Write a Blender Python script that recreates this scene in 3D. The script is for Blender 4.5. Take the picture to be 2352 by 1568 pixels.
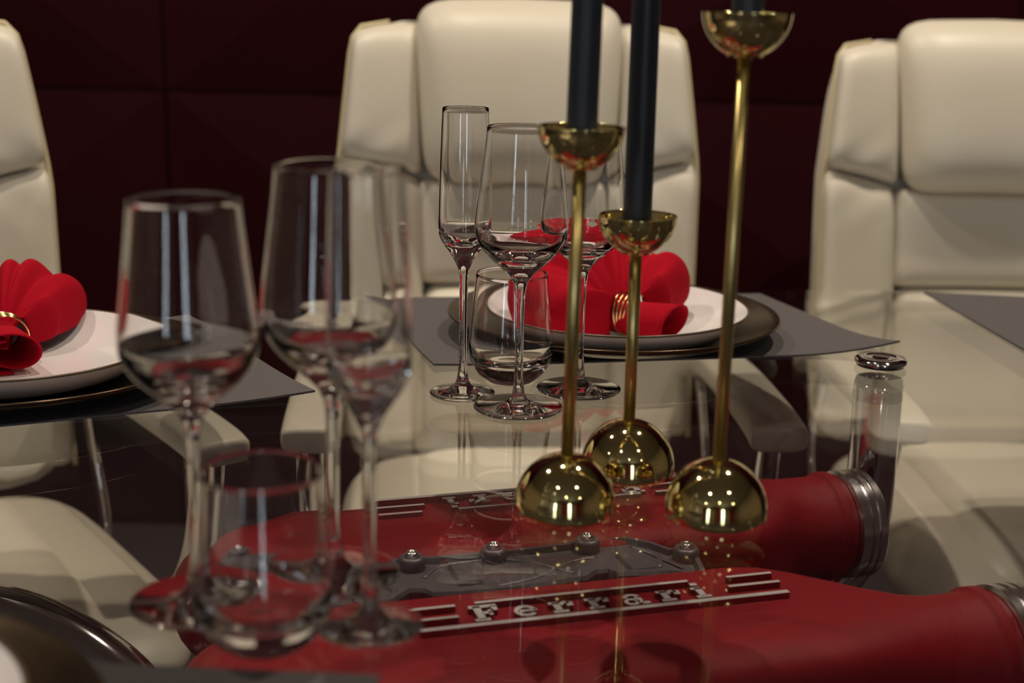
import bpy, bmesh, math, random
from math import sin, cos, pi, radians, sqrt, atan2
from mathutils import Vector, Matrix
random.seed(7)
for o in list(bpy.data.objects):
    bpy.data.objects.remove(o)
SC = bpy.context.scene
COL = SC.collection

# ------------------------------------------------------------------ camera
CAM_Z, PITCH, ROLL = 1.085, radians(14.0), 0.020
cam_data = bpy.data.cameras.new('camera')
cam_data.lens = 50.0
cam_data.sensor_width = 36.0
cam_data.clip_start = 0.02
cam_data.dof.use_dof = True
cam_data.dof.focus_distance = 1.17
cam_data.dof.aperture_fstop = 4.3
cam_data.dof.aperture_blades = 9
cam = bpy.data.objects.new('camera', cam_data)
COL.objects.link(cam)
_h = Vector((1, 0, 0)); _f = Vector((0, cos(PITCH), -sin(PITCH))); _u = Vector((0, sin(PITCH), cos(PITCH)))
_X = cos(ROLL) * _h + sin(ROLL) * _u
_Y = -sin(ROLL) * _h + cos(ROLL) * _u
_m = Matrix((( _X.x, _Y.x, -_f.x, 0), (_X.y, _Y.y, -_f.y, 0), (_X.z, _Y.z, -_f.z, CAM_Z), (0, 0, 0, 1)))
cam.matrix_world = _m
SC.camera = cam

# ------------------------------------------------------------------ view, world, lamps
SC.view_settings.view_transform = 'Standard'
SC.view_settings.look = 'None'
SC.view_settings.gamma = 1.0
SC.view_settings.use_curve_mapping = False
SC.view_settings.exposure = 0.12
SC.cycles.max_bounces = 14
SC.cycles.diffuse_bounces = 4
SC.cycles.glossy_bounces = 6
SC.cycles.transmission_bounces = 14
SC.cycles.transparent_max_bounces = 24
SC.cycles.sample_clamp_indirect = 14.0
SC.cycles.blur_glossy = 0.2

world = bpy.data.worlds.new('world')
SC.world = world
world.use_nodes = True
world.node_tree.nodes['Background'].inputs[0].default_value = (0.5, 0.55, 0.65, 1)
world.node_tree.nodes['Background'].inputs[1].default_value = 0.3

CEIL = 3.0
WARM = (1.0, 0.86, 0.68)
COOL = (0.80, 0.90, 1.0)
DOWNLIGHTS = [(-1.30, 1.45, 16), (-0.15, 1.50, 18), (0.95, 1.56, 24), (-0.86, -0.85, 6), (1.19, -0.70, 6),
              (-2.9, -0.6, 2), (-2.4, -2.9, 3), (0.1, -2.9, 3), (2.6, -2.9, 3)]


def area(name, loc, size, power, color, aim, sizey=None):
    d = bpy.data.lights.new(name, 'AREA')
    d.energy = power
    d.color = color
    if sizey:
        d.shape = 'RECTANGLE'; d.size = size; d.size_y = sizey
    else:
        d.shape = 'DISK'; d.size = size
    o = bpy.data.objects.new(name, d)
    o.location = loc
    o.rotation_euler = (Vector(aim) - Vector(loc)).to_track_quat('-Z', 'Y').to_euler()
    COL.objects.link(o)
    return o


for (x, y, p) in DOWNLIGHTS:
    area('downlight_lamp', (x, y, CEIL - 0.012), 0.08, p, WARM, (x, y, 0))
# daylight through the two windows of the hall behind the camera
for x in (-2.6, 0.9):
    area('window_daylight', (x, -4.93, 1.5), 0.5, 9, COOL, (x, 0, 1.3), 1.9)

# ------------------------------------------------------------------ materials


def mat(name, color, rough=0.5, metal=0.0, spec=0.5, bump=0.0, bscale=60.0, noise=0.0, nscale=6.0, coat=0.0, sheen=0.0, detail=3.0):
    m = bpy.data.materials.new(name)
    m.use_nodes = True
    nt = m.node_tree
    b = nt.nodes['Principled BSDF']
    b.inputs['Base Color'].default_value = (*color, 1)
    b.inputs['Roughness'].default_value = rough
    b.inputs['Metallic'].default_value = metal
    b.inputs['Specular IOR Level'].default_value = spec
    b.inputs['Coat Weight'].default_value = coat
    if sheen:
        b.inputs['Sheen Weight'].default_value = sheen
    tc = nt.nodes.new('ShaderNodeTexCoord')
    if noise:
        n = nt.nodes.new('ShaderNodeTexNoise'); n.inputs['Scale'].default_value = nscale; n.inputs['Detail'].default_value = 4
        nt.links.new(tc.outputs['Object'], n.inputs['Vector'])
        r = nt.nodes.new('ShaderNodeMix'); r.data_type = 'RGBA'
        r.inputs['A'].default_value = (*[c * (1 - noise) for c in color], 1)
        r.inputs['B'].default_value = (*[min(1, c * (1 + noise)) for c in color], 1)
        nt.links.new(n.outputs['Fac'], r.inputs['Factor'])
        nt.links.new(r.outputs['Result'], b.inputs['Base Color'])
    if bump:
        n = nt.nodes.new('ShaderNodeTexNoise'); n.inputs['Scale'].default_value = bscale; n.inputs['Detail'].default_value = detail
        nt.links.new(tc.outputs['Object'], n.inputs['Vector'])
        bp = nt.nodes.new('ShaderNodeBump'); bp.inputs['Strength'].default_value = bump; bp.inputs['Distance'].default_value = 0.004
        nt.links.new(n.outputs['Fac'], bp.inputs['Height'])
        nt.links.new(bp.outputs['Normal'], b.inputs['Normal'])
    return m


def real_glass(name, color=(1, 1, 1), ior=1.5):
    m = bpy.data.materials.new(name)
    m.use_nodes = True
    nt = m.node_tree
    nt.nodes.clear()
    g = nt.nodes.new('ShaderNodeBsdfGlass')
    g.inputs['Color'].default_value = (*color, 1); g.inputs['IOR'].default_value = ior; g.inputs['Roughness'].default_value = 0.0
    o = nt.nodes.new('ShaderNodeOutputMaterial')
    nt.links.new(g.outputs[0], o.inputs['Surface'])
    return m


def pane_glass(name, tint=(0.98, 0.98, 0.975)):
    """flat clear sheet: straight-through transparency plus a Schlick reflection on each face"""
    m = bpy.data.materials.new(name)
    m.use_nodes = True
    nt = m.node_tree
    nt.nodes.clear()
    L = nt.links
    geo = nt.nodes.new('ShaderNodeNewGeometry')
    dot = nt.nodes.new('ShaderNodeVectorMath'); dot.operation = 'DOT_PRODUCT'
    L.new(geo.outputs['Incoming'], dot.inputs[0]); L.new(geo.outputs['Normal'], dot.inputs[1])
    ab = nt.nodes.new('ShaderNodeMath'); ab.operation = 'ABSOLUTE'; L.new(dot.outputs['Value'], ab.inputs[0])
    om = nt.nodes.new('ShaderNodeMath'); om.operation = 'SUBTRACT'; om.inputs[0].default_value = 1.0; L.new(ab.outputs[0], om.inputs[1])
    pw = nt.nodes.new('ShaderNodeMath'); pw.operation = 'POWER'; pw.inputs[1].default_value = 5.0; L.new(om.outputs[0], pw.inputs[0])
    ma = nt.nodes.new('ShaderNodeMath'); ma.operation = 'MULTIPLY_ADD'; ma.inputs[1].default_value = 0.96; ma.inputs[2].default_value = 0.04
    L.new(pw.outputs[0], ma.inputs[0])
    t = nt.nodes.new('ShaderNodeBsdfTransparent'); t.inputs[0].default_value = (*tint, 1)
    g = nt.nodes.new('ShaderNodeBsdfGlossy'); g.inputs['Roughness'].default_value = 0.0; g.inputs[0].default_value = (1, 1, 1, 1)
    mx = nt.nodes.new('ShaderNodeMixShader')
    L.new(ma.outputs[0], mx.inputs[0]); L.new(t.outputs[0], mx.inputs[1]); L.new(g.outputs[0], mx.inputs[2])
    o = nt.nodes.new('ShaderNodeOutputMaterial'); L.new(mx.outputs[0], o.inputs['Surface'])
    return m


def emit(name, color, s):
    m = bpy.data.materials.new(name); m.use_nodes = True
    b = m.node_tree.nodes['Principled BSDF']
    b.inputs['Base Color'].default_value = (0, 0, 0, 1)
    b.inputs['Emission Color'].default_value = (*color, 1); b.inputs['Emission Strength'].default_value = s
    return m


M = dict(
    leather=mat('cream_leather', (0.66, 0.61, 0.515), 0.42, bump=0.22, bscale=14, noise=0.03, nscale=5, detail=2),
    piping=mat('piping_leather', (0.62, 0.53, 0.33), 0.45),
    chrome=mat('chrome', (0.62, 0.60, 0.62), 0.07, 1.0),
    steel=mat('brushed_steel', (0.62, 0.60, 0.62), 0.22, 1.0, bump=0.05, bscale=120),
    black=mat('black_rubber', (0.01, 0.01, 0.01), 0.5),
    blackplastic=mat('black_plastic', (0.015, 0.015, 0.017), 0.35),
    brass=mat('polished_brass', (0.90, 0.76, 0.36), 0.05, 1.0),
    brasstube=mat('brass_tube', (0.66, 0.53, 0.22), 0.30, 1.0),
    goldring=mat('gold_ring', (0.90, 0.66, 0.30), 0.15, 1.0),
    wax=mat('navy_wax', (0.020, 0.026, 0.042), 0.42, noise=0.1, nscale=30),
    napkin=mat('red_cloth', (0.37, 0.0004, 0.012), 0.9, spec=0.15, bump=0.15, bscale=500),
    crackle=mat('red_crackle_paint', (0.205, 0.0008, 0.006), 0.50, spec=0.25, bump=0.22, bscale=1000, noise=0.12, nscale=90),
    alu=mat('cast_aluminium', (0.55, 0.51, 0.53), 0.45, 0.2, bump=0.12, bscale=160),
    valley=mat('grey_casting', (0.11, 0.098, 0.112), 0.42, 0.4, bump=0.2, bscale=120, noise=0.15, nscale=20),
    mat_=mat('grey_placemat', (0.088, 0.080, 0.084), 0.75, bump=0.25, bscale=520),
    plate=mat('white_porcelain', (0.78, 0.74, 0.76), 0.16, coat=0.3),
    plate_edge=mat('brown_glaze_edge', (0.10, 0.065, 0.04), 0.3),
    charger=mat('bronze_charger', (0.080, 0.052, 0.032), 0.24, 0.8, noise=0.1, nscale=20),
    wall=mat('maroon_panel', (0.023, 0.0005, 0.0032), 0.65, spec=0.10, bump=0.08, bscale=180),
    wallback=mat('dark_joint', (0.012, 0.003, 0.005), 0.8),
    redboard=mat('red_board', (0.30, 0.02, 0.03), 0.5),
    whiteboard=mat('pale_board', (0.55, 0.55, 0.52), 0.5),
    beige=mat('beige_wall', (0.42, 0.34, 0.26), 0.7, noise=0.06),
    ceiling=mat('ceiling_paint', (0.52, 0.46, 0.38), 0.8, noise=0.03),
    floor=mat('dark_carpet', (0.035, 0.028, 0.032), 0.85, bump=0.3, bscale=300, noise=0.2, nscale=40),
    trim=mat('grey_trim', (0.2, 0.2, 0.2), 0.4),
    daylight=emit('daylight_pane', (0.75, 0.88, 1.0), 2.2),
    lampface=emit('lamp_face', WARM, 6.0),
    glass=real_glass('clear_crystal'),
    pane=pane_glass('table_glass'),
)

# ------------------------------------------------------------------ mesh helpers


def link(name, me, m, parent=None, smooth=True, loc=None):
    if m is not None and not me.materials:
        me.materials.append(m)
    o = bpy.data.objects.new(name, me)
    COL.objects.link(o)
    if smooth:
        for p in me.polygons:
            p.use_smooth = True
    if parent:
        o.parent = parent
    if loc:
        o.location = loc
    return o


def mesh(name, v, f):
    me = bpy.data.meshes.new(name)
    me.from_pydata([tuple(a) for a in v], [], f)
    me.validate(); me.update()
    bm = bmesh.new(); bm.from_mesh(me)
    bmesh.ops.recalc_face_normals(bm, faces=bm.faces)
    bm.to_mesh(me); bm.free()
    return me


def sharp(o, ang=35):
    bpy.context.view_layer.objects.active = o
    me = o.data
    bm = bmesh.new(); bm.from_mesh(me)
    for e in bm.edges:
        if len(e.link_faces) == 2 and e.calc_face_angle() > radians(ang):
            e.smooth = False
    bm.to_mesh(me); bm.free()
    return o


def bevel(o, w, seg=2, ang=30):
    b = o.modifiers.new('bevel', 'BEVEL'); b.width = w; b.segments = seg; b.limit_method = 'ANGLE'; b.angle_limit = radians(ang)
    return o


def lathe(name, prof, seg=48, closed=False, wob=None):
    """prof: (r, z) points. r == 0 makes a pole"""
    v, f, rows = [], [], []
    for (r, z) in prof:
        if r < 1e-6:
            rows.append([len(v)]); v.append((0, 0, z))
        else:
            row = []
            for i in range(seg):
                a = 2 * pi * i / seg
                k = 1.0 if wob is None else wob(a, r, z)
                row.append(len(v)); v.append((r * k * cos(a), r * k * sin(a), z))
            rows.append(row)
    pairs = list(zip(rows[:-1], rows[1:])) + ([(rows[-1], rows[0])] if closed else [])
    for a, b in pairs:
        if len(a) == 1 and len(b) == 1:
            continue
        for i in range(seg):
            j = (i + 1) % seg
            if len(a) == 1:
                f.append((a[0], b[i], b[j]))
            elif len(b) == 1:
                f.append((a[i], b[0], a[j]))
            else:
                f.append((a[i], b[i], b[j], a[j]))
    return mesh(name, v, f)


def catmull(pts, n=6):
    P = [Vector(p) for p in pts]
    P = [2 * P[0] - P[1]] + P + [2 * P[-1] - P[-2]]
    out = []
    for i in range(1, len(P) - 2):
        p0, p1, p2, p3 = P[i - 1:i + 3]
        for k in range(n):
            t = k / n
            out.append(0.5 * ((2 * p1) + (p2 - p0) * t + (2 * p0 - 5 * p1 + 4 * p2 - p3) * t * t + (3 * p1 - p0 - 3 * p2 + p3) * t ** 3))
    out.append(P[-2])
    return out


def tube(name, path, r, seg=12, flat=None, cap=True):
    """tube along path; r number or list; flat=(rx, ry, up) gives an elliptic section"""
    n = len(path)
    P = [Vector(p) for p in path]
    v, f = [], []
    up = Vector((0, 0, 1)) if flat is None else Vector(flat[2])
    t0 = (P[1] - P[0]).normalized()
    if abs(t0.dot(up)) > 0.95:
        up = Vector((1, 0, 0))
    nrm = (up - t0 * up.dot(t0)).normalized()
    for i in range(n):
        t = (P[min(i + 1, n - 1)] - P[max(i - 1, 0)]).normalized()
        nrm = (nrm - t * nrm.dot(t)).normalized()
        bn = t.cross(nrm)
        ri = r[i] if isinstance(r, (list, tuple)) else r
        for k in range(seg):
            a = 2 * pi * k / seg
            if flat:
                ca, sa = cos(a), sin(a)
                e = 0.5
                x = flat[0] * (abs(ca) ** e) * (1 if ca > 0 else -1); y = flat[1] * (abs(sa) ** e) * (1 if sa > 0 else -1)
                v.append(P[i] + nrm * y + bn * x)
            else:
                v.append(P[i] + (nrm * cos(a) + bn * sin(a)) * ri)
    for i in range(n - 1):
        for k in range(seg):
            j = (k + 1) % seg
            f.append((i * seg + k, i * seg + j, (i + 1) * seg + j, (i + 1) * seg + k))
    if cap:
        f.append(tuple(range(seg))); f.append(tuple(range((n - 1) * seg, n * seg)))
    return mesh(name, v, f)


def prism(name, poly, z0, z1):
    n = len(poly)
    v = [(x, y, z0) for x, y in poly] + [(x, y, z1) for x, y in poly]
    f = [tuple(range(n)), tuple(range(n, 2 * n))] + [(i, (i + 1) % n, n + (i + 1) % n, n + i) for i in range(n)]
    return mesh(name, v, f)


def box(name, a, b):
    return prism(name, [(a[0], a[1]), (b[0], a[1]), (b[0], b[1]), (a[0], b[1])], a[2], b[2])


def join(name, meshes):
    bm = bmesh.new()
    for m in meshes:
        bm.from_mesh(m)
    me = bpy.data.meshes.new(name)
    bm.to_mesh(me); bm.free()
    return me


def thing(name, label, cat, loc=(0, 0, 0), rz=0.0, group=None):
    o = bpy.data.objects.new(name, None)
    o.empty_display_size = 0.05
    COL.objects.link(o)
    o.location = loc; o.rotation_euler = (0, 0, rz)
    o['label'] = label; o['category'] = cat
    if group:
        o['group'] = group
    return o


def tag(o, label, cat, group=None):
    o['label'] = label; o['category'] = cat
    if group:
        o['group'] = group
    return o


def struct(o):
    o['kind'] = 'structure'
    return o


def dup(root, loc, rz, label, group=None, scale=None):
    def cp(o, par):
        c = o.copy(); COL.objects.link(c); c.parent = par
        for ch in list(o.children):
            cp(ch, c)
        return c
    r = cp(root, None)
    r.location = loc; r.rotation_euler = (0, 0, rz); r['label'] = label
    if group:
        r['group'] = group
    if scale:
        r.scale = (scale, scale, scale)
    return r


# ------------------------------------------------------------------ room
X0, X1, Y0, Y1 = -4.2, 4.6, -5.0, 2.72
struct(link('floor', box('floor', (X0, Y0, -0.05), (X1, Y1 + .1, 0)), M['floor'], smooth=False))
struct(link('ceiling', box('ceiling', (X0, Y0, CEIL), (X1, Y1 + .1, CEIL + .05)), M['ceiling'], smooth=False))
struct(link('wall_left', box('wall_left', (X0 - .1, Y0, 0), (X0, Y1 + .1, CEIL)), M['beige'], smooth=False))
struct(link('wall_right', box('wall_right', (X1, Y0, 0), (X1 + .1, Y1 + .1, CEIL)), M['beige'], smooth=False))
wf = struct(link('wall_front', box('wall_front', (X0, Y0 - .1, 0), (X1, Y0, CEIL)), M['beige'], smooth=False))
wb = struct(link('wall_back', box('wall_back', (X0, Y1 + .02, 0), (X1, Y1 + .1, CEIL)), M['wallback'], smooth=False))
PW, PH = 0.8, 0.6
g = 0.0025
pm = mesh('wall_panel', [(g, 0.02, g), (PW - g, 0.02, g), (PW - g, 0.02, PH - g), (g, 0.02, PH - g),
                         (g, 0, g), (PW - g, 0, g), (PW - g, 0, PH - g), (g, 0, PH - g), (PW / 2, -0.04, PH / 2)],
          [(0, 1, 2, 3), (0, 1, 5, 4), (1, 2, 6, 5), (2, 3, 7, 6), (3, 0, 4, 7), (4, 5, 8), (5, 6, 8), (6, 7, 8), (7, 4, 8)])
i0 = -0.665 - 4 * PW
for i in range(10):
    for j in range(-1, 4):
        z = 0.882 + (j - 1) * PH
        if z < 0 or z + PH > CEIL + .1 or i0 + i * PW < X0:
            continue
        o = link('panel', pm, M['wall'], wb, smooth=False)
        o.location = (i0 + i * PW, Y1, z)
for n, x in enumerate((-2.6, 0.9)):
    w = struct(link('window_%d' % (n + 1), box('window_glass', (x - .3, Y0 + .005, .5), (x + .3, Y0 + .02, 2.5)), M['daylight'], smooth=False))
    fr = [box('a', (x - .35, Y0, .45), (x - .3, Y0 + .05, 2.55)), box('a', (x + .3, Y0, .45), (x + .35, Y0 + .05, 2.55)),
          box('a', (x - .3, Y0, 1.45), (x + .3, Y0 + .05, 1.50)),
          box('a', (x - .3, Y0, .45), (x + .3, Y0 + .05, .5)), box('a', (x - .3, Y0, 2.5), (x + .3, Y0 + .05, 2.55))]
    link('window_frame', join('window_frame', fr), M['trim'], w, smooth=False)

for k, (xa, xb, za, zb, mm) in enumerate([(-4.1, -3.2, .2, 2.6, 'redboard'), (-1.9, -1.1, .3, 2.3, 'whiteboard'), (-.9, .3, .1, 2.7, 'redboard'), (1.5, 2.3, .4, 2.0, 'whiteboard'), (2.5, 3.9, .1, 2.6, 'redboard')]):
    bevel(link('wall_board', box('wall_board', (xa, Y0 + .002, za), (xb, Y0 + .05, zb)), M[mm], wf, smooth=False), .01)
ringm = lathe('lamp_ring', [(0.068, 0), (0.085, 0), (0.085, -0.01), (0.072, -0.012), (0.068, -0.010)], 24, closed=True)
facem = lathe('lamp_diffuser', [(0.0, -0.003), (0.068, -0.003)], 24)
for k, (x, y, p) in enumerate(DOWNLIGHTS):
    t = thing('ceiling_downlight', 'small round recessed ceiling lamp above the room', 'ceiling lamp', (x, y, CEIL), 0, 'ceiling downlights')
    link('lamp_ring', ringm, M['trim'], t)
    link('diffuser', facem, M['lampface'], t)

# ------------------------------------------------------------------ table
TZ = 0.75
TH = 0.012
tab = thing('glass_table', 'oval clear glass table standing on a red and grey engine base', 'table', (0, 0, 0))
EC, EA, EB = (0.55, 0.81), 1.35, 0.82


def ell_ring(off, z, n=160):
    return [(EC[0] + (EA - off) * cos(2 * pi * i / n), EC[1] + (EB - off) * sin(2 * pi * i / n), z) for i in range(n)]


n = 160
rings = [ell_ring(.0015, TZ), ell_ring(0, TZ - .0015), ell_ring(0, TZ - TH + .0015), ell_ring(.0015, TZ - TH)]
v = [p for r in rings for p in r]
f = [tuple(range(n)), tuple(range(3 * n, 4 * n))]
for k in range(3):
    for i in range(n):
        f.append((k * n + i, k * n + (i + 1) % n, (k + 1) * n + (i + 1) % n, (k + 1) * n + i))
link('glass_top', mesh('glass_top', v, f), M['pane'], tab, smooth=False)

# engine frame: u along the covers, v across them
TA = radians(16.5)
UX, UY = cos(TA), sin(TA)


EK = 0.914                      # the engine unit's size against its drawing


def uv(u, v, z):
    u, v, z = u * EK, v * EK, CAM_Z - EK * (CAM_Z - z)
    return Vector((u * UX - v * UY, u * UY + v * UX, z))


def zi(z):
    return CAM_Z - (CAM_Z - z) / EK


def sweep(name, st, seg=40):
    """st: (u, vc, zc, half width, half height, exponent)"""
    v, f = [], []
    for (u, vc, zc, a, b, e) in st:
        for k in range(seg):
            t = 2 * pi * k / seg
            c, s = cos(t), sin(t)
            x = a * abs(c) ** (2 / e) * (1 if c >= 0 else -1)
            y = b * abs(s) ** (2 / e) * (1 if s >= 0 else -1)
            v.append(uv(u, vc + x, zc + y))
    n = len(st)
    for i in range(n - 1):
        for k in range(seg):
            j = (k + 1) % seg
            f.append((i * seg + k, i * seg + j, (i + 1) * seg + j, (i + 1) * seg + k))
    f.append(tuple(range(seg))); f.append(tuple(range((n - 1) * seg, n * seg)))
    return mesh(name, v, f)


def plenum_stations(u0, vb, zb, vt, zt, r, umid, uend, ab, bb, ex):
    st = []
    for k in range(9):                       # rounded blind end
        t = k / 8 * pi / 2
        q = max(sin(t), .04)
        st.append((u0 + .075 * (1 - cos(t)), vb, zb, ab * q ** .8, bb * q ** .8, 2.6))
    st += [(u0 + .12, vb, zb, ab, bb, ex), (umid, vb, zb, ab, bb, ex)]
    for k in range(1, 7):
        t = k / 6; s = t * t * (3 - 2 * t)
        st.append((umid + (uend - .05 - umid) * t, vb + (vt - vb) * s, zb + (zt - zb) * s, ab + (r - ab) * s, bb + (r - bb) * s, ex - (ex - 2) * s))
    e = uend
    st += [(e - .022, vt, zt, r, r, 2), (e - .019, vt, zt, r + .001, r + .001, 2), (e - .016, vt, zt, r + .004, r + .004, 2),
           (e - .008, vt, zt, r + .004, r + .004, 2), (e - .005, vt, zt, r + .0015, r + .0015, 2), (e, vt, zt, r, r, 2)]
    return st


def letter_strip(cx, cy, rx, ry, th, a0, a1, n=14):
    outs, ins = [], []
    for i in range(n + 1):
        a = radians(a0 + (a1 - a0) * i / n)
        outs.append((cx + rx * cos(a), cy + ry * sin(a)))
        ins.append((cx + (rx - th) * cos(a), cy + (ry - th * .8) * sin(a)))
    return outs + ins[::-1]


def R(x0, y0, x1, y1):
    return [(x0, y0), (x1, y0), (x1, y1), (x0, y1)]


GLYPH = {
    'F': (1.0, [R(.04, 0, .56, .15), R(.17, .1, .43, .95), R(.04, .83, 1.0, 1.0), [(.84, .60), (.96, .60), (1.0, .9), (.74, .9)],
                R(.4, .43, .72, .57), R(.62, .33, .74, .67)]),
    'e': (.86, [letter_strip(.42, .35, .42, .36, .19, 18, 322), R(.14, .30, .80, .42), [(.66, .42), (.84, .42), (.83, .30), (.80, .30)]]),
    'r': (.86, [R(.0, 0, .56, .14), R(.13, .1, .38, .66), R(.0, .56, .38, .70), letter_strip(.60, .40, .27, .30, .16, 40, 165),
                [(.62, .38), (.86, .38), (.88, .62), (.66, .70)]]),
    'a': (.92, [letter_strip(.30, .20, .29, .22, .14, 0, 360, 18), R(.50, .08, .72, .50), letter_strip(.40, .46, .32, .25, .16, -10, 150),
                [(.06, .46), (.24, .44), (.22, .60), (.12, .58)], [(.62, .0), (.94, .0), (.94, .13), (.66, .16)]]),
    'i': (.56, [R(.0, 0, .56, .14), R(.16, .1, .41, .66), R(.02, .56, .41, .70), R(.15, .82, .42, 1.0)]),
}


def intake(name_label, st, u_at, v_at, flip, z0, z1, ring):
    body = sharp(link('intake_cover', sweep('intake_cover', st), M['crackle'], tab))
    body['label'] = name_label
    s = -1 if flip else 1

    def put(polys, nm, zt=z1):
        ms = []
        for p in polys:
            q = [(u_at + s * a, v_at + s * b) for a, b in p]
            n = len(q)
            v = [uv(a, b, z0) for a, b in q] + [uv(a, b, zt) for a, b in q]
            f = [tuple(range(n)), tuple(range(n, 2 * n))] + [(i, (i + 1) % n, n + (i + 1) % n, n + i) for i in range(n)]
            ms.append(mesh(nm, v, f))
        me = join(nm, ms) if len(ms) > 1 else ms[0]
        me.materials.append(M['alu']); me.materials.append(M['crackle'])
        for pl in me.polygons:
            pl.material_index = 0 if pl.normal.z > .5 else 1
        return link(nm, me, None, body, smooth=False)
    # rails: long one under the word, one above it, short bars either side
    W = .0026
    for x0, x1, yy in ((-.1505, .1505, -.019), (-.0985, .0795, .019), (-.1535, -.1145, .018), (-.1475, -.1165, -.0015), (.1135, .1535, .0185), (.1075, .1525, .001)):
        hw = W if yy < -.01 else W * .72
        put([R(x0, yy - hw, x1, yy + hw)], 'rail')
    H = .0275
    word = 'Ferrari'
    adv = [GLYPH[c][0] * H * (.80 if c != 'F' else .84) for c in word]
    gap = (.194 - sum(adv)) / (len(word) - 1)
    x = -.1065
    for c, w in zip(word, adv):
        kx = w / GLYPH[c][0]
        o = put([[(x + px * kx, -.0130 + py * H) for px, py in poly] for poly in GLYPH[c][1]], 'letter', z1 - .0004)
        x += w + gap
    # machined ring at the tube end
    u, vt, zt, r = ring
    prof = [(0, r * .80), (.0, r * .93), (.002, r * 1.0), (.009, r * 1.0), (.0105, r * .955), (.0125, r * .955), (.014, r * 1.0), (.019, r * 1.0),
            (.0205, r * .965), (.022, r * 1.0), (.028, r * 1.0), (.031, r * .95), (.031, r * .78)]
    seg = 56
    v, f = [], []
    for (du, rr) in prof:
        for k in range(seg):
            t = 2 * pi * k / seg
            v.append(uv(u + du, vt + rr * cos(t), zt + rr * sin(t)))
    m_ = len(prof)
    for i in range(m_):
        for k in range(seg):
            j = (k + 1) % seg; i2 = (i + 1) % m_
            f.append((i * seg + k, i * seg + j, i2 * seg + j, i2 * seg + k))
    sharp(link('clamp_ring', mesh('clamp_ring', v, f), M['steel'], body), 25)
    return body


# far cover (lettering reads from the far side) and near cover
RV, RZ = 1.167, .562
st = plenum_stations(.045, RV, RZ, 1.196, .567, .050, .56, .696, .073, .0555, 5.5)
intake('red crackle-painted intake cover on the far side, its lettering upside down', st, .3835, 1.2065, True, .592, .6215, (.697, 1.196, .567, .054))
st = plenum_stations(.03, .945, .560, .912, .566, .050, .50, .682, .094, .0565, 5.5)
intake('red crackle-painted intake cover on the near side', st, .3645, .9665, False, .602, .6215, (.683, .912, .566, .054))

# grey valley cover with lobes, raised edge, pocket and bolts
VZ = .6130
far = [(.181, 1.106), (.217, 1.102), (.232, 1.110), (.243, 1.117), (.250, 1.109), (.258, 1.105), (.301, 1.105), (.332, 1.105), (.381, 1.107), (.393, 1.115), (.404, 1.119),
       (.411, 1.113), (.422, 1.112), (.439, 1.108), (.457, 1.091), (.466, 1.074), (.478, 1.076), (.487, 1.066), (.483, 1.045), (.476, 1.015)]
near = [(.470, 1.010), (.450, 1.024), (.431, 1.027), (.402, 1.032), (.396, 1.041), (.386, 1.041), (.375, 1.031), (.352, 1.029), (.308, 1.024), (.266, 1.026), (.243, 1.029), (.237, 1.039), (.227, 1.041),
        (.217, 1.032), (.211, 1.025), (.183, 1.018), (.167, 1.023), (.120, 1.029), (.085, 1.052), (.077, 1.101), (.083, 1.135), (.105, 1.145), (.150, 1.137), (.168, 1.118)]
poly = far + near


def inset(poly, d):
    c = Vector((sum(p[0] for p in poly) / len(poly), sum(p[1] for p in poly) / len(poly)))
    out = []
    n = len(poly)
    for i in range(n):
        a, b, cc = Vector(poly[i - 1]), Vector(poly[i]), Vector(poly[(i + 1) % n])
        t = (cc - a).normalized()
        nn = Vector((-t.y, t.x))
        # clockwise outline: inside is to the right
        out.append(tuple(b - nn * d))
    return out


loops = [(poly, VZ - .05), (poly, VZ - .003), (inset(poly, .002), VZ), (inset(poly, .006), VZ), (inset(poly, .008), VZ - .005)]
v, f = [], []
n = len(poly)
for pl, z in loops:
    v += [uv(a, b, z) for a, b in pl]
for k in range(len(loops) - 1):
    for i in range(n):
        f.append((k * n + i, k * n + (i + 1) % n, (k + 1) * n + (i + 1) % n, (k + 1) * n + i))
f.append(tuple(range((len(loops) - 1) * n, len(loops) * n))); f.append(tuple(range(n)))
valley = sharp(link('valley_cover', mesh('valley_cover', v, f), M['valley'], tab), 30)
valley['label'] = 'dark grey cast metal cover between the two red intake covers'
# bolts with round bosses
bossm = lathe('boss', [(0, -.02), (.0105, -.02), (.0105, .003), (.0085, .0055), (.0062, .0055), (.0058, .003), (0, .003)], 24)
boltm = lathe('bolt', [(0, .003), (.0052, .003), (.0052, .0075), (.0042, .009), (.0026, .009), (.0022, .006), (0, .006)], 16)
for (a, b) in ((.240, 1.094), (.397, 1.097), (.474, 1.058), (.096, 1.126), (.312, 1.096)):
    o = link('boss', bossm, M['valley'], valley); o.location = uv(a, b, VZ)
    o = link('bolt', boltm, M['steel'], valley); o.location = uv(a, b, VZ)
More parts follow.
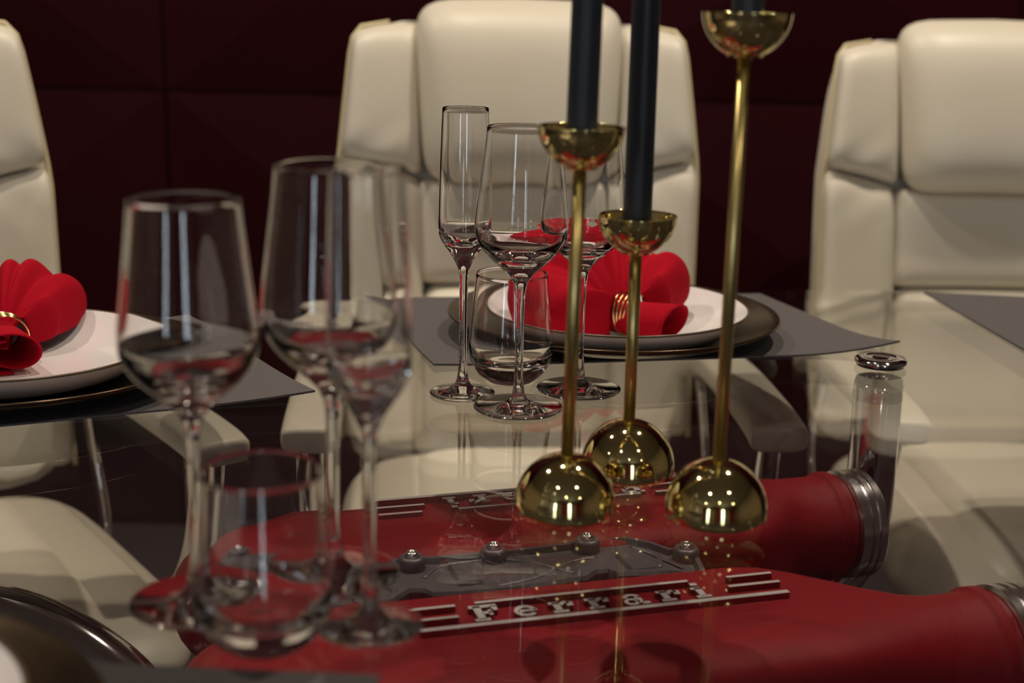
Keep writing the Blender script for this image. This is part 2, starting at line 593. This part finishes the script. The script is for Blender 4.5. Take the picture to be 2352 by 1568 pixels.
# pocket blocks and curved webs standing in the casting
for (a0, b0, a1, b1, h) in ((.268, 1.046, .292, 1.088, -.001), (.415, 1.036, .442, 1.078, -.001), (.112, 1.060, .150, 1.100, .001)):
    vv = [uv(a0, b0, VZ - .006), uv(a1, b0, VZ - .006), uv(a1, b1, VZ - .006), uv(a0, b1, VZ - .006),
          uv(a0 + .003, b0 + .003, VZ + h), uv(a1 - .003, b0 + .003, VZ + h), uv(a1 - .003, b1 - .003, VZ + h), uv(a0 + .003, b1 - .003, VZ + h)]
    link('raised_block', mesh('raised_block', vv, [(0, 1, 2, 3), (4, 5, 6, 7), (0, 1, 5, 4), (1, 2, 6, 5), (2, 3, 7, 6), (3, 0, 4, 7)]), M['valley'], valley, smooth=False)
for (pts, r) in (([(.245, 1.070), (.265, 1.092), (.31, 1.094), (.345, 1.080), (.37, 1.050)], .0026), ([(.300, 1.040), (.34, 1.052), (.375, 1.075), (.40, 1.080)], .0026),
                 ([(.182, 1.040), (.190, 1.062), (.206, 1.066), (.216, 1.052), (.208, 1.036), (.192, 1.032), (.182, 1.040)], .0035), ([(.445, 1.045), (.452, 1.07), (.436, 1.094)], .0026)):
    P = catmull([uv(a, b, VZ - .0062) for a, b in pts], 6)
    link('web_rib', tube('web_rib', P, r, 8), M['valley'], valley)
# block below the covers that carries everything
blk = box('engine_block', (.06, .93, zi(.05)), (.60, 1.17, .53))
for vv in blk.vertices:
    vv.co = uv(vv.co.x, vv.co.y, vv.co.z)
eb = bevel(link('engine_block', blk, M['valley'], tab, smooth=False), .015)
foot = box('base_plate', (.0, .86, zi(0)), (.66, 1.24, zi(.05)))
for vv in foot.vertices:
    vv.co = uv(vv.co.x, vv.co.y, vv.co.z)
bevel(link('base_plate', foot, M['blackplastic'], tab, smooth=False), .008)
for vb in (.935, 1.163):                      # ribbed runners under each cover
    rn = []
    for k in range(6):
        a = .15 + k * .07
        q = box('r', (a, vb - .03, .44), (a + .04, vb + .03, .53))
        for vv in q.vertices:
            vv.co = uv(vv.co.x, vv.co.y, vv.co.z)
        rn.append(q)
    link('runner', join('runner', rn), M['valley'], tab, smooth=False)

# bent chrome legs that carry the glass, each with a disc cap above it


def chrome_leg(path, cap):
    leg = link('chrome_leg', tube('chrome_leg', catmull(path, 8), .0225, 28), M['chrome'], tab)
    x, y = cap
    d = link('disc_cap', lathe('disc_cap', [(0, TZ + .002), (.0225, TZ + .002), (.0238, TZ + .0035), (.0238, TZ + .0060), (.022, TZ + .0078), (.0145, TZ + .0085), (.0135, TZ + .0078), (.007, TZ + .0078), (.006, TZ + .0086), (0, TZ + .0090)], 40), M['chrome'], leg)
    d.location = (x, y, 0)
    for z0, z1 in ((TZ + .0003, TZ + .002), (TZ - TH - .006, TZ - TH - .0003)):
        g_ = link('gasket', lathe('gasket', [(0, z0), (.0215, z0), (.0215, z1), (0, z1)], 32), M['black'], leg)
        g_.location = (x, y, 0)
    return leg


chrome_leg([(.343, 1.280, TZ - TH - .004), (.343, 1.280, .69), (.343, 1.280, .64), (.342, 1.280, .60), (.336, 1.280, .568), (.320, 1.279, .540), (.29, 1.276, .518), (.24, 1.27, .50), (.17, 1.25, .49)], (.343, 1.280))
chrome_leg([(-.56, 1.03, TZ - TH - .004), (-.56, 1.03, .70), (-.552, 1.029, .655), (-.51, 1.022, .625), (-.44, 1.012, .617), (-.36, .993, .610), (-.29, .965, .585), (-.245, .935, .545), (-.22, .92, .48), (-.18, .92, .43), (-.12, .94, .42)], (-.56, 1.03))
chrome_leg([(.98, 1.15, TZ - TH - .004), (.98, 1.15, .66), (.97, 1.15, .58), (.90, 1.16, .50), (.78, 1.17, .47), (.5, 1.18, .47), (.3, 1.18, .47)], (.98, 1.15))
chrome_leg([(.80, .62, TZ - TH - .004), (.80, .62, .66), (.79, .63, .58), (.72, .72, .50), (.6, .84, .47), (.4, .98, .47)], (.80, .62))


# ------------------------------------------------------------------ chairs


def superpatch(name, cx, cz, outline, depth, ysurf, nx=26, nz=26, p=5.0, q=9.0, back=.02, wr=None):
    """a closed cushion. outline(a, b) -> (x, z) for a, b in [-1, 1]; ysurf(x, z) is the backing surface; bulges towards -y"""
    A = [sin(pi / 2 * (-1 + 2 * i / nx)) for i in range(nx + 1)]
    B = [sin(pi / 2 * (-1 + 2 * i / nz)) for i in range(nz + 1)]
    v, f = [], []
    for side in (0, 1):
        for b in B:
            for a in A:
                aa = a * (max(0, 1 - abs(b) ** q)) ** (1 / q)
                x, z = outline(aa, b)
                h = (max(0, 1 - abs(a) ** p) ** .5) * (max(0, 1 - abs(b) ** p) ** .5)
                y = ysurf(x, z)
                if side == 0:
                    y -= depth * h
                    if wr:
                        y += wr(x, z) * h
                else:
                    y += back * h
                v.append((x, y, z))
    w = nx + 1
    N = w * (nz + 1)
    for j in range(nz):
        for i in range(nx):
            k = j * w + i
            f.append((k, k + 1, k + 1 + w, k + w))
            f.append((N + k, N + k + w, N + k + 1 + w, N + k + 1))
    me = mesh(name, v, f)
    bm = bmesh.new(); bm.from_mesh(me)
    bmesh.ops.remove_doubles(bm, verts=bm.verts, dist=1e-5)
    bmesh.ops.recalc_face_normals(bm, faces=bm.faces)
    bm.to_mesh(me); bm.free()
    return me


def yb(x, z):
    """front of the backrest shell: leans back, hollow across"""
    t = z - .5
    return .215 + .13 * t + .10 * t * t + .012 * cos((z - .62) * 9) - .05 * (abs(x) / .24) ** 2.5 * 0.6


def lerp(a, b, t):
    return a + (b - a) * t


def half_w(z):
    # half width of the backrest by height
    if z > .85:
        return lerp(.236, .216, (z - .85) / .19)
    return lerp(.236, .232, (.85 - z) / .4)


def inner_x(z):
    return lerp(.122, .137, max(0, min(1, (z - .5) / .5)))


def make_chair(label):
    t = thing('office_chair', label, 'chair', (0, 0, 0), 0, 'cream leather chairs along the far side')
    L = M['leather']
    # shell behind the cushions
    link('backrest_shell', superpatch('backrest_shell', 0, 0, lambda a, b: (a * (half_w(.755 + .285 * b) + .004), .755 + .285 * b), .008,
                                      lambda x, z: yb(x, z) + .035, p=10, q=8, back=.045), L, t)
    # headrest
    link('headrest', superpatch('headrest', 0, 0, lambda a, b: (a * lerp(.124, .139, (b + 1) / 2), .952 + .118 * b - .004 * a * a), .055,
                                lambda x, z: yb(x, z) - .004, p=4.2, q=7, back=.05), L, t)
    for s in (-1, 1):
        def wing(a, b, s=s):
            zt = 1.036
            k = (a * s + 1) / 2          # 0 inner, 1 outer
            zb = lerp(.838, .868, k ** .8)
            z = lerp(zb, zt - .012 * k ** 3, (b + 1) / 2)
            x = s * lerp(inner_x(z) - .006, half_w(z), k)
            return x, z

        def low(a, b, s=s):
            k = (a * s + 1) / 2
            zt = lerp(.836, .866, k ** .8)
            z = lerp(.50, zt, (b + 1) / 2)
            x = s * lerp(inner_x(z) - .004, half_w(z), k)
            return x, z

        def wr(x, z):
            return .0016 * sin((z * 1.0 + abs(x) * .9) * 90) * math.exp(-((z - .855) / .05) ** 2)
        link('upper_side_cushion', superpatch('upper_side_cushion', 0, 0, wing, .030, lambda x, z: yb(x, z) + .012, p=7, q=12, back=.02, wr=wr), L, t)
        link('lower_side_cushion', superpatch('lower_side_cushion', 0, 0, low, .026, lambda x, z: yb(x, z) + .012, p=8, q=14, back=.02, wr=wr, nz=32), L, t)
        # piping down the outer edge
        P = [(s * (half_w(z) + .000), yb(s * half_w(z), z) + .010, z) for z in [.50 + i * .0262 for i in range(20)]]
        P += [(s * (half_w(1.0) - .004), yb(s * .215, 1.015) + .010, 1.018), (s * (half_w(1.0) - .014), yb(s * .2, 1.03) + .010, 1.031), (s * .17, yb(s * .17, 1.036) + .01, 1.037)]
        link('piping', tube('piping', P, .0035, 8), M['piping'], t)
    link('middle_cushion', superpatch('middle_cushion', 0, 0, lambda a, b: (a * (inner_x(.77) + .001), .768 + .070 * b), .026, lambda x, z: yb(x, z) + .008, p=6, q=14, back=.02), L, t)
    link('lumbar_cushion', superpatch('lumbar_cushion', 0, 0, lambda a, b: (a * (inner_x(.6) + .001), .600 + .100 * b), .052, lambda x, z: yb(x, z) + .010, p=4, q=9, back=.02), L, t)
    # seat: thick cushion plus a raised centre pad
    def seat_mesh(name, hw, y0, y1, z0, z1, dome, q=6.0, front_drop=0.0):
        nx, ny = 28, 28
        A = [sin(pi / 2 * (-1 + 2 * i / nx)) for i in range(nx + 1)]
        v, f = [], []
        for side in (0, 1):
            for b in A:
                for a in A:
                    aa = a * max(0, 1 - abs(b) ** q) ** (1 / q)
                    x = aa * hw
                    y = lerp(y0, y1, (b + 1) / 2)
                    h = (max(0, 1 - abs(a) ** 6) ** .5) * (max(0, 1 - abs(b) ** 6) ** .5)
                    zm = (z0 + z1) / 2
                    drop = front_drop * max(0, (-b - .3)) ** 2
                    z = zm + (z1 - zm) * h + dome * h * (1 - a * a) * (1 - b * b) if side == 0 else zm - (zm - z0) * h
                    v.append((x, y, z - drop))
        w = nx + 1; N = w * w
        for j in range(ny):
            for i in range(nx):
                k = j * w + i
                f.append((k, k + 1, k + 1 + w, k + w)); f.append((N + k, N + k + w, N + k + 1 + w, N + k + 1))
        me = mesh(name, v, f)
        bm = bmesh.new(); bm.from_mesh(me)
        bmesh.ops.remove_doubles(bm, verts=bm.verts, dist=1e-5)
        bmesh.ops.recalc_face_normals(bm, faces=bm.faces)
        bm.to_mesh(me); bm.free()
        return me
    link('seat', seat_mesh('seat', .226, -.27, .235, .40, .487, .006, 5, .03), L, t)
    link('seat_pad', seat_mesh('seat_pad', .140, -.25, .20, .44, .502, .010, 8, .04), L, t)
    for s in (-1, 1):
        # padded armrest
        P = catmull([(s * .240, .20, .600), (s * .240, .12, .630), (s * .240, .0, .642), (s * .240, -.12, .644), (s * .240, -.205, .642), (s * .240, -.238, .637)], 5)
        bevel(link('armrest_pad', tube('armrest_pad', P, 0, 20, flat=(.030, .015, (0, 0, 1))), L, t), .007, 3, 50)
        # chrome loop below it
        P = catmull([(s * .240, -.195, .628), (s * .242, -.180, .585), (s * .246, -.140, .500), (s * .245, -.09, .440), (s * .235, -.03, .405), (s * .17, .0, .395)], 6)
        link('arm_support', tube('arm_support', P, 0, 14, flat=(.014, .011, (s, 0, 0))), M['chrome'], t)
        P = catmull([(s * .236, .16, .592), (s * .246, .17, .52), (s * .246, .14, .44), (s * .22, .10, .40), (s * .17, .08, .395)], 5)
        link('arm_support', tube('arm_support', P, 0, 14, flat=(.014, .005, (s, 0, 0))), M['chrome'], t)
    link('seat_plate', box('seat_plate', (-.18, -.1, .385), (.18, .14, .405)), M['blackplastic'], t, smooth=False)
    link('gas_column', lathe('gas_column', [(0, .08), (.028, .08), (.028, .25), (.016, .25), (.016, .39), (0, .39)], 20), M['chrome'], t)
    for k in range(5):
        a = 2 * pi * k / 5 + .3
        P = catmull([(0, 0, .105), (.12 * cos(a), .12 * sin(a), .10), (.28 * cos(a), .28 * sin(a), .07)], 4)
        lg = link('star_leg', tube('star_leg', P, 0, 10, flat=(.02, .014, (0, 0, 1))), M['chrome'], t)
        wl = lathe('caster', [(0, -.013), (.024, -.013), (.027, -.009), (.027, .009), (.024, .013), (0, .013)], 18)
        cs = link('caster', wl, M['black'], lg)
        cs.location = (.285 * cos(a), .285 * sin(a), .0275); cs.rotation_euler = (pi / 2, 0, a + .6)
    return t


chair = make_chair('cream leather high-back chair in the middle, behind the candle holders')
chair.location = (.022, 1.615, 0); chair.rotation_euler = (0, 0, radians(4))
cr = dup(chair, (.660, 1.700, 0), radians(1), 'cream leather high-back chair at the right, behind the chrome disc cap')
cr.scale = (1, 1, .985)
dup(chair, (-.612, 1.372, 0), radians(35), 'cream leather chair at the left, turned sideways, seat seen through the glass')

# ------------------------------------------------------------------ placemats


def placemat(label, poly, curl=None, group='grey placemats'):
    """poly: four corners BL, BR, FR, FL; curl: list of (corner index, lift)"""
    N = 24
    bl, br, fr, fl = [Vector(p) for p in poly]
    v, f = [], []
    for z in (0, 1):
        for j in range(N + 1):
            for i in range(N + 1):
                a, b = i / N, j / N
                p = (bl * (1 - a) + br * a) * (1 - b) + (fl * (1 - a) + fr * a) * b
                h = 0.0
                for (ci, lift) in (curl or []):
                    c = [bl, br, fr, fl][ci]
                    d = (p - c).length
                    h += lift * max(0, 1 - d / .11) ** 2
                v.append((p.x, p.y, TZ + .0004 + h + (.0018 if z else 0)))
    w = N + 1; K = w * w
    for j in range(N):
        for i in range(N):
            k = j * w + i
            f.append((k, k + 1, k + 1 + w, k + w)); f.append((K + k, K + k + w, K + k + 1 + w, K + k + 1))
    for i in range(N):
        f.append((i, i + 1, K + i + 1, K + i)); k = N * w + i; f.append((k, k + 1, K + k + 1, K + k))
        k = i * w; f.append((k, k + w, K + k + w, K + k)); k = i * w + N; f.append((k, k + w, K + k + w, K + k))
    o = link('placemat', mesh('placemat', v, f), M['mat_'])
    sharp(o, 50)
    return tag(o, label, 'placemat', group)


placemat('dark grey placemat under the middle place setting, one corner on the chrome cap', [(-.156, 1.520), (.281, 1.584), (.372, 1.325), (-.070, 1.238)], [(2, .011), (3, .002)])
placemat('dark grey placemat cut by the right edge of the picture, no plate in view', [(.475, 1.612), (.900, 1.545), (.870, 1.240), (.500, 1.335)], [])
placemat('dark grey placemat under the left place setting', [(-.655, 1.155), (-.333, 1.425), (-.163, 1.138), (-.560, .965)], [(2, .004)])
placemat('dark grey placemat at the bottom edge, under the nearest plate', [(-.480, .665), (-.062, .645), (-.11, .36), (-.50, .36)], [])

# ------------------------------------------------------------------ plates


def wobble(seed, amp):
    ph = [seed * 1.7, seed * 3.1 + 1, seed * .7 + 2]
    return lambda a, r, z: 1 + amp * (sin(2 * a + ph[0]) * .6 + sin(3 * a + ph[1]) * .5 + .35 * sin(5 * a + ph[2])) * min(1, r / .1) ** 3


def charger(label, x, y, seed):
    R0 = .163
    prof = [(0, .0030), (.095, .0030), (.115, .0055), (.135, .0105), (.155, .0185), (.1618, .0222), (R0, .0224), (R0 + .0008, .0212), (.156, .0160), (.136, .0080), (.112, .0028), (.095, .0004), (0, .0004)]
    o = link('charger_plate', lathe('charger_plate', prof, 96, wob=wobble(seed, .006)), M['charger'])
    o.location = (x, y, TZ + .0022)
    return tag(o, label, 'charger plate', 'bronze charger plates')


def dinner(label, x, y, seed):
    R0 = .130
    prof = [(0, .0045), (.075, .0045), (.092, .0070), (.108, .0135), (.120, .0215), (.1275, .0268), (.1290, .0282)]
    prof2 = [(.1290, .0282), (R0, .0284), (R0 + .0005, .0272), (.1298, .0262)]
    prof3 = [(.1298, .0262), (.122, .0180), (.110, .0085), (.092, .0020), (.078, .0), (.074, .0), (0, .001)]
    w = wobble(seed, .008)
    o = thing('dinner_plate', label, 'plate', (x, y, TZ + .0056), 0, 'white dinner plates')
    me = lathe('dish', prof + prof2[1:] + prof3[1:], 96, wob=w)
    link('dish', me, M['plate'], o)
    rimp = [(.1288, .0281), (.1290, .0286), (R0 + .0002, .0288), (R0 + .0010, .0280), (R0 + .0009, .0270), (.1300, .0265)]
    rl = link('glazed_rim', lathe('glazed_rim', rimp, 96, wob=w), M['plate_edge'], o)
    rl['label'] = 'thin brown rim line'
    return o


charger('bronze charger plate under the middle white plate', .100, 1.381, 1)
dinner('white dinner plate in the middle setting, holding a folded red napkin', .100, 1.366, 2)
charger('bronze charger plate under the left white plate', -.428, 1.176, 3)
dinner('white dinner plate at the left, holding a red napkin, cut by the frame', -.432, 1.174, 5)
charger('bronze charger plate in the bottom corner beside the near glasses', -.329, .515, 4)
dinner('white dinner plate in the bottom left corner, only its edge showing', -.332, .522, 6)

# ------------------------------------------------------------------ napkins and rings


def napkin(label, ringlabel, x, y, z, rz, a0, kh):
    t = thing('napkin', label, 'napkin', (x, y, z), rz, 'red napkins on the plates')
    t.scale = (1.04, 1.04, 1.04)
    # fan: cloth gathered at the ring and puffed up behind it; local +x is the axis towards the rolled end
    def interp(tab, u):
        for (a, b), (c, d) in zip(tab[:-1], tab[1:]):
            if u <= c:
                k = (u - a) / (c - a); k = k * k * (3 - 2 * k)
                return b + (d - b) * k
        return tab[-1][1]

    def puff(name, a0, a1, Lt, Ht, zoff, crease, prof, lifts=((0, 0), (1, 0))):
        NA, NS = 80, 26
        v, f = [], []
        C = catmull([(a, b, 0) for a, b in prof], 8)
        for i in range(NA + 1):
            ta = i / NA
            a = radians(lerp(a0, a1, ta))
            L, H = interp(Lt, ta), interp(Ht, ta) * kh
            lift = interp(lifts, ta)          # how far the outer edge hangs clear of the plate
            for j in range(NS + 1):
                s = j / NS
                c = C[min(len(C) - 1, int(round(s * (len(C) - 1))))]
                fold = sum(d * math.exp(-((ta - c0) / w0) ** 2) for c0, w0, d in crease) * sin(pi * min(1, s * 1.15))
                cy = c.y
                if s > .6 and lift > 0:
                    cy = max(c.y, lerp(c.y, lift + .25 * (c.y - lift), min(1, (s - .6) / .15))) if c.y < lift + .2 else c.y
                r = .005 + (L - .005) * c.x
                z = zoff + H * cy * (1 - fold) + .0010 * sin(19 * ta + 7 * s)
                v.append((r * cos(a) - .006, r * sin(a), max(z, -.0210 + .001 * ta)))
        w = NS + 1
        for i in range(NA):
            for j in range(NS):
                k = i * w + j
                f.append((k, k + 1, k + 1 + w, k + w))
        o = link(name, mesh(name, v, f), M['napkin'], t)
        so = o.modifiers.new('solid', 'SOLIDIFY'); so.thickness = .0016; so.offset = 0
        ss = o.modifiers.new('sub', 'SUBSURF'); ss.levels = 1; ss.render_levels = 1
        return o
    # angle 0 -> right lobe (towards the rolled end), 1 -> left lobe
    puff('puffed_cloth', a0, 268,
         [(0, .022), (.06, .052), (.17, .103), (.30, .108), (.46, .096), (.62, .104), (.78, .106), (.90, .086), (1, .022)],
         [(0, .026), (.08, .042), (.20, .056), (.33, .069), (.50, .074), (.66, .068), (.82, .046), (.93, .036), (1, .028)],
         -.010, [(.45, .035, .30), (.60, .028, .16), (.24, .035, .16), (.345, .018, .12), (.74, .02, .10)],
         [(0, -.22), (.08, .25), (.24, .62), (.48, .93), (.72, 1.03), (.90, .88), (1.0, .58), (1.0, .28), (.95, .0), (.90, -.45)],
         [(0, 0), (.08, .15), (.20, .34), (.36, .28), (.52, 0), (1, 0)])
    # rolled end in front of the ring: cloth cone with an open spiral
    NT, NL = 96, 12
    v, f = [], []
    for i in range(NT + 1):
        u = i / NT
        th = 1.885 + u * 1.45 * 2 * pi
        for j in range(NL + 1):
            s = j / NL
            rr = lerp(.0085, .0165, u) * (.95 + .42 * s) + .0012 * sin(2 * th + 2) * s
            xx = -.014 + .066 * s - .008 * (1 - u) * s + .005 * s * sin(th + .5)
            v.append((xx, rr * cos(th) * 1.22, max(-.0212 + .0015 * u, -.003 + rr * sin(th) * .98)))
    w = NL + 1
    for i in range(NT):
        for j in range(NL):
            k = i * w + j
            f.append((k, k + 1, k + 1 + w, k + w))
    o = link('rolled_end', mesh('rolled_end', v, f), M['napkin'], t)
    so = o.modifiers.new('solid', 'SOLIDIFY'); so.thickness = .0014; so.offset = 0
    # gold ring of four fine bands
    rg = thing('napkin_ring', ringlabel, 'napkin ring', (x, y, z), rz, 'gold napkin rings')
    for k in range(4):
        P = []
        N = 40
        tilt = .10 * (k - 1.5)
        for i in range(N + 1):
            a = 2 * pi * i / N
            P.append((-.0045 + .0034 * k + tilt * .02 * sin(a), .0205 * cos(a), -.0005 + .0205 * sin(a)))
        link('band', tube('band', P, .0011, 8, cap=False), M['goldring'], rg)
    return t


napkin('red cloth napkin gathered in a gold ring on the middle plate', 'fine banded gold ring round the middle red napkin', .111, 1.338, TZ + .0320, radians(-32), 43, 1.0)
napkin('red cloth napkin gathered in a gold ring on the left plate', 'fine banded gold ring round the left red napkin', -.441, 1.195, TZ + .0320, radians(-62), 100, .86)

# ------------------------------------------------------------------ glassware


def smooth_prof(pts, n=5):
    return [(max(p.x, 0), p.y) for p in [Vector((a.x, a.y)) for a in catmull([(r, z, 0) for r, z in pts], n)]]


def rim(a, b):
    m = ((a[0] + b[0]) / 2, (a[1] + b[1]) / 2); w = (b[0] - a[0]) / 2
    return [(m[0] - w * cos(t), m[1] + w * sin(t)) for t in (.5, 1.0, pi / 2, pi - 1.0, pi - .5)]


def stemware(name, label, cat, outer, inner, group):
    """outer: rim -> foot underside; inner: bowl bottom -> rim"""
    o_ = smooth_prof(outer, 5); i_ = smooth_prof(inner, 5)
    i_[0] = (0, i_[0][1])
    prof = i_ + rim(i_[-1], o_[0]) + o_ + [(0, .0)]
    o = link(name, lathe(name, prof, 64), M['glass'])
    return tag(o, label, cat, group)


def foot_profile(Rf, zs, rs):
    return [(.0060, .0105), (.010, .0062), (.018, .0038), (Rf * .8, .0026), (Rf - .001, .0024), (Rf, .0014), (Rf - .001, .0003)]


FL_OUT = [(.0188, .2395), (.0196, .2200), (.0205, .1900), (.0212, .1600), (.0213, .1420), (.0200, .1340), (.0160, .1270), (.0105, .1190), (.0062, .1110), (.0042, .1040), (.0036, .0920), (.0034, .0650), (.0034, .0350), (.0040, .0200)] + foot_profile(.0275, 0, 0)
FL_IN = [(0, .1300), (.0060, .1305), (.0130, .1330), (.0180, .1385), (.0201, .1460), (.0202, .1600), (.0195, .1900), (.0186, .2200), (.0180, .2392)]
RW_OUT = [(.0288, .2290), (.0308, .2100), (.0336, .1880), (.0364, .1670), (.0377, .1530), (.0368, .1430), (.0320, .1330), (.0230, .1230), (.0130, .1140), (.0070, .1070), (.0046, .0990), (.0038, .0880), (.0035, .0650), (.0035, .0350), (.0042, .0200)] + foot_profile(.0365, 0, 0)
RW_IN = [(0, .1265), (.0110, .1275), (.0230, .1310), (.0320, .1385), (.0358, .1460), (.0367, .1530), (.0354, .1670), (.0326, .1880), (.0298, .2100), (.0279, .2287)]
WW_OUT = [(.0280, .2190), (.0300, .2000), (.0326, .1780), (.0350, .1590), (.0358, .1460), (.0346, .1370), (.0290, .1275), (.0200, .1190), (.0115, .1115), (.0066, .1050), (.0044, .0970), (.0037, .0850), (.0034, .0650), (.0034, .0350), (.0042, .0200)] + foot_profile(.0362, 0, 0)
WW_IN = [(0, .1215), (.0110, .1225), (.0220, .1265), (.0300, .1340), (.0337, .1410), (.0348, .1470), (.0340, .1590), (.0316, .1780), (.0290, .2000), (.0271, .2187)]

GZ = TZ + .0003
G1, G2 = 'glasses of the far middle setting', 'blurred glasses of the near setting'
fl = stemware('champagne_flute', 'narrow straight champagne flute, sharp, beside the big wine glass of the far setting', 'glass', FL_OUT, FL_IN, G1)
fl.location = (-.041, 1.156, GZ)
rw = stemware('wine_glass', 'large wine glass in sharp focus in front of the short tumbler', 'glass', RW_OUT, RW_IN, G1)
rw.location = (.006, 1.117, GZ)
ww = stemware('wine_glass', 'smaller wine glass partly hidden behind the brass candle holder pole', 'glass', WW_OUT, WW_IN, G1)
ww.location = (.058, 1.176, GZ)


def tumbler(label, group):
    out = [(.0312, .0950), (.0325, .0800), (.0350, .0560), (.0370, .0380), (.0372, .0290), (.0350, .0180), (.0290, .0070), (.0240, .0022), (.0215, .0004)]
    inn = [(0, .0150), (.0140, .0152), (.0250, .0172), (.0320, .0225), (.0352, .0300), (.0356, .0385), (.0338, .0560), (.0314, .0800), (.0302, .0948)]
    o_ = smooth_prof(out, 5); i_ = smooth_prof(inn, 5); i_[0] = (0, i_[0][1])
    o = link('tumbler', lathe('tumbler', i_ + rim(i_[-1], o_[0]) + o_ + [(.012, .0010), (0, .0018)], 64), M['glass'])
    return tag(o, label, 'glass', group)


tm = tumbler('short round tumbler in sharp focus behind the far stemmed glasses', G1)
tm.location = (-.001, 1.204, GZ)
dup(fl, (-.073, .703, GZ), 0, 'blurred narrow flute right behind the near tumbler, seen against the middle chair', G2, 1.03)
dup(rw, (-.1010, .772, GZ), 0, 'blurred large wine glass between the leftmost glass and the near flute', G2, 1.045)
dup(ww, (-.171, .729, GZ), 0, 'blurred wine glass leftmost of all, rim against the dark wall', G2, 1.03)
dup(tm, (-.126, .683, GZ), 0, 'blurred short tumbler nearest the camera, above the red base', G2, 1.0)

# ------------------------------------------------------------------ candle holders


def holder(label, x, y, H, seed, tilt):
    t = thing('candle_holder', label, 'candle holder', (x, y, TZ + .0003), seed, 'brass candle holders')
    t.rotation_euler = (0, tilt, seed)
    R0 = .0335
    prof = [(0, .0)] + [(R0 - .002, 0.0), (R0 - .0012, .0004)]
    for k in range(0, 25):
        a = radians(-8 + 98 * k / 24)
        prof.append((max(0, R0 * cos(a)), .0052 + R0 * sin(a) * 1.02))
    prof[-1] = (0, prof[-1][1])
    link('dome_base', lathe('dome_base', prof, 72), M['brass'], t)
    top = prof[-1][1]
    link('pole', lathe('pole', [(0, top - .002), (.0042, top - .002), (.0042, H - .026), (0, H - .026)], 24), M['brasstube'], t)
    Rc = .0272
    pc = [(0, H - .0275)]
    for k in range(1, 19):
        a = radians(-90 + 88 * k / 18)
        pc.append((Rc * cos(a), H + .0005 + (Rc * 1.03) * sin(a)))
    pc.append((Rc + .0001, H)); pc.append((Rc - .0008, H))
    for k in range(18, 0, -1):
        a = radians(-90 + 88 * k / 18)
        pc.append(((Rc - .0011) * cos(a), H + .0005 + (Rc * 1.03 - .0011) * sin(a)))
    pc.append((0, H - .0262))
    link('cup', lathe('cup', pc, 64), M['brass'], t)
    link('socket', lathe('socket', [(0, H - .0262), (.0108, H - .0262), (.0108, H - .0105), (.0100, H - .0105), (.0100, H - .0225), (0, H - .0225)], 32), M['brass'], t)
    return t


def candle(label, x, y, z0, L, tilt):
    t = thing('taper_candle', label, 'candle', (x, y, z0), 0, 'dark blue candles')
    t.rotation_euler = (0, tilt, 0)
    link('wax', lathe('wax', [(0, 0), (.0092, 0), (.0094, .001), (.0098, .02), (.0096, L * .6), (.0082, L - .01), (.005, L - .002), (.001, L), (0, L)], 32), M['wax'], t)
    link('wick', tube('wick', [(0, 0, L - .001), (0, 0, L + .004), (.001, 0, L + .01)], .0007, 6), M['black'], t)


HOLD = [(.037, .885, .2520, 'middle-height brass candle holder with dome foot, front left of the three', 'dark blue candle in the middle-height holder, left of the other candles'),
        (.084, .964, .1850, 'shortest brass candle holder, its dome foot behind the other two', 'dark blue candle rising from the shortest holder'),
        (.136, .880, .3225, 'tallest brass candle holder, its cup near the top of the picture', 'dark blue candle whose bottom just shows in the tallest holder')]
for k, (x, y, H, l1, l2) in enumerate(HOLD):
    tilt = (.014, .0, .006)[k]
    holder(l1, x, y, H, 0, tilt)
    candle(l2, x + tilt * (H - .02), y, TZ + .0003 + H - .0220, .25, tilt)
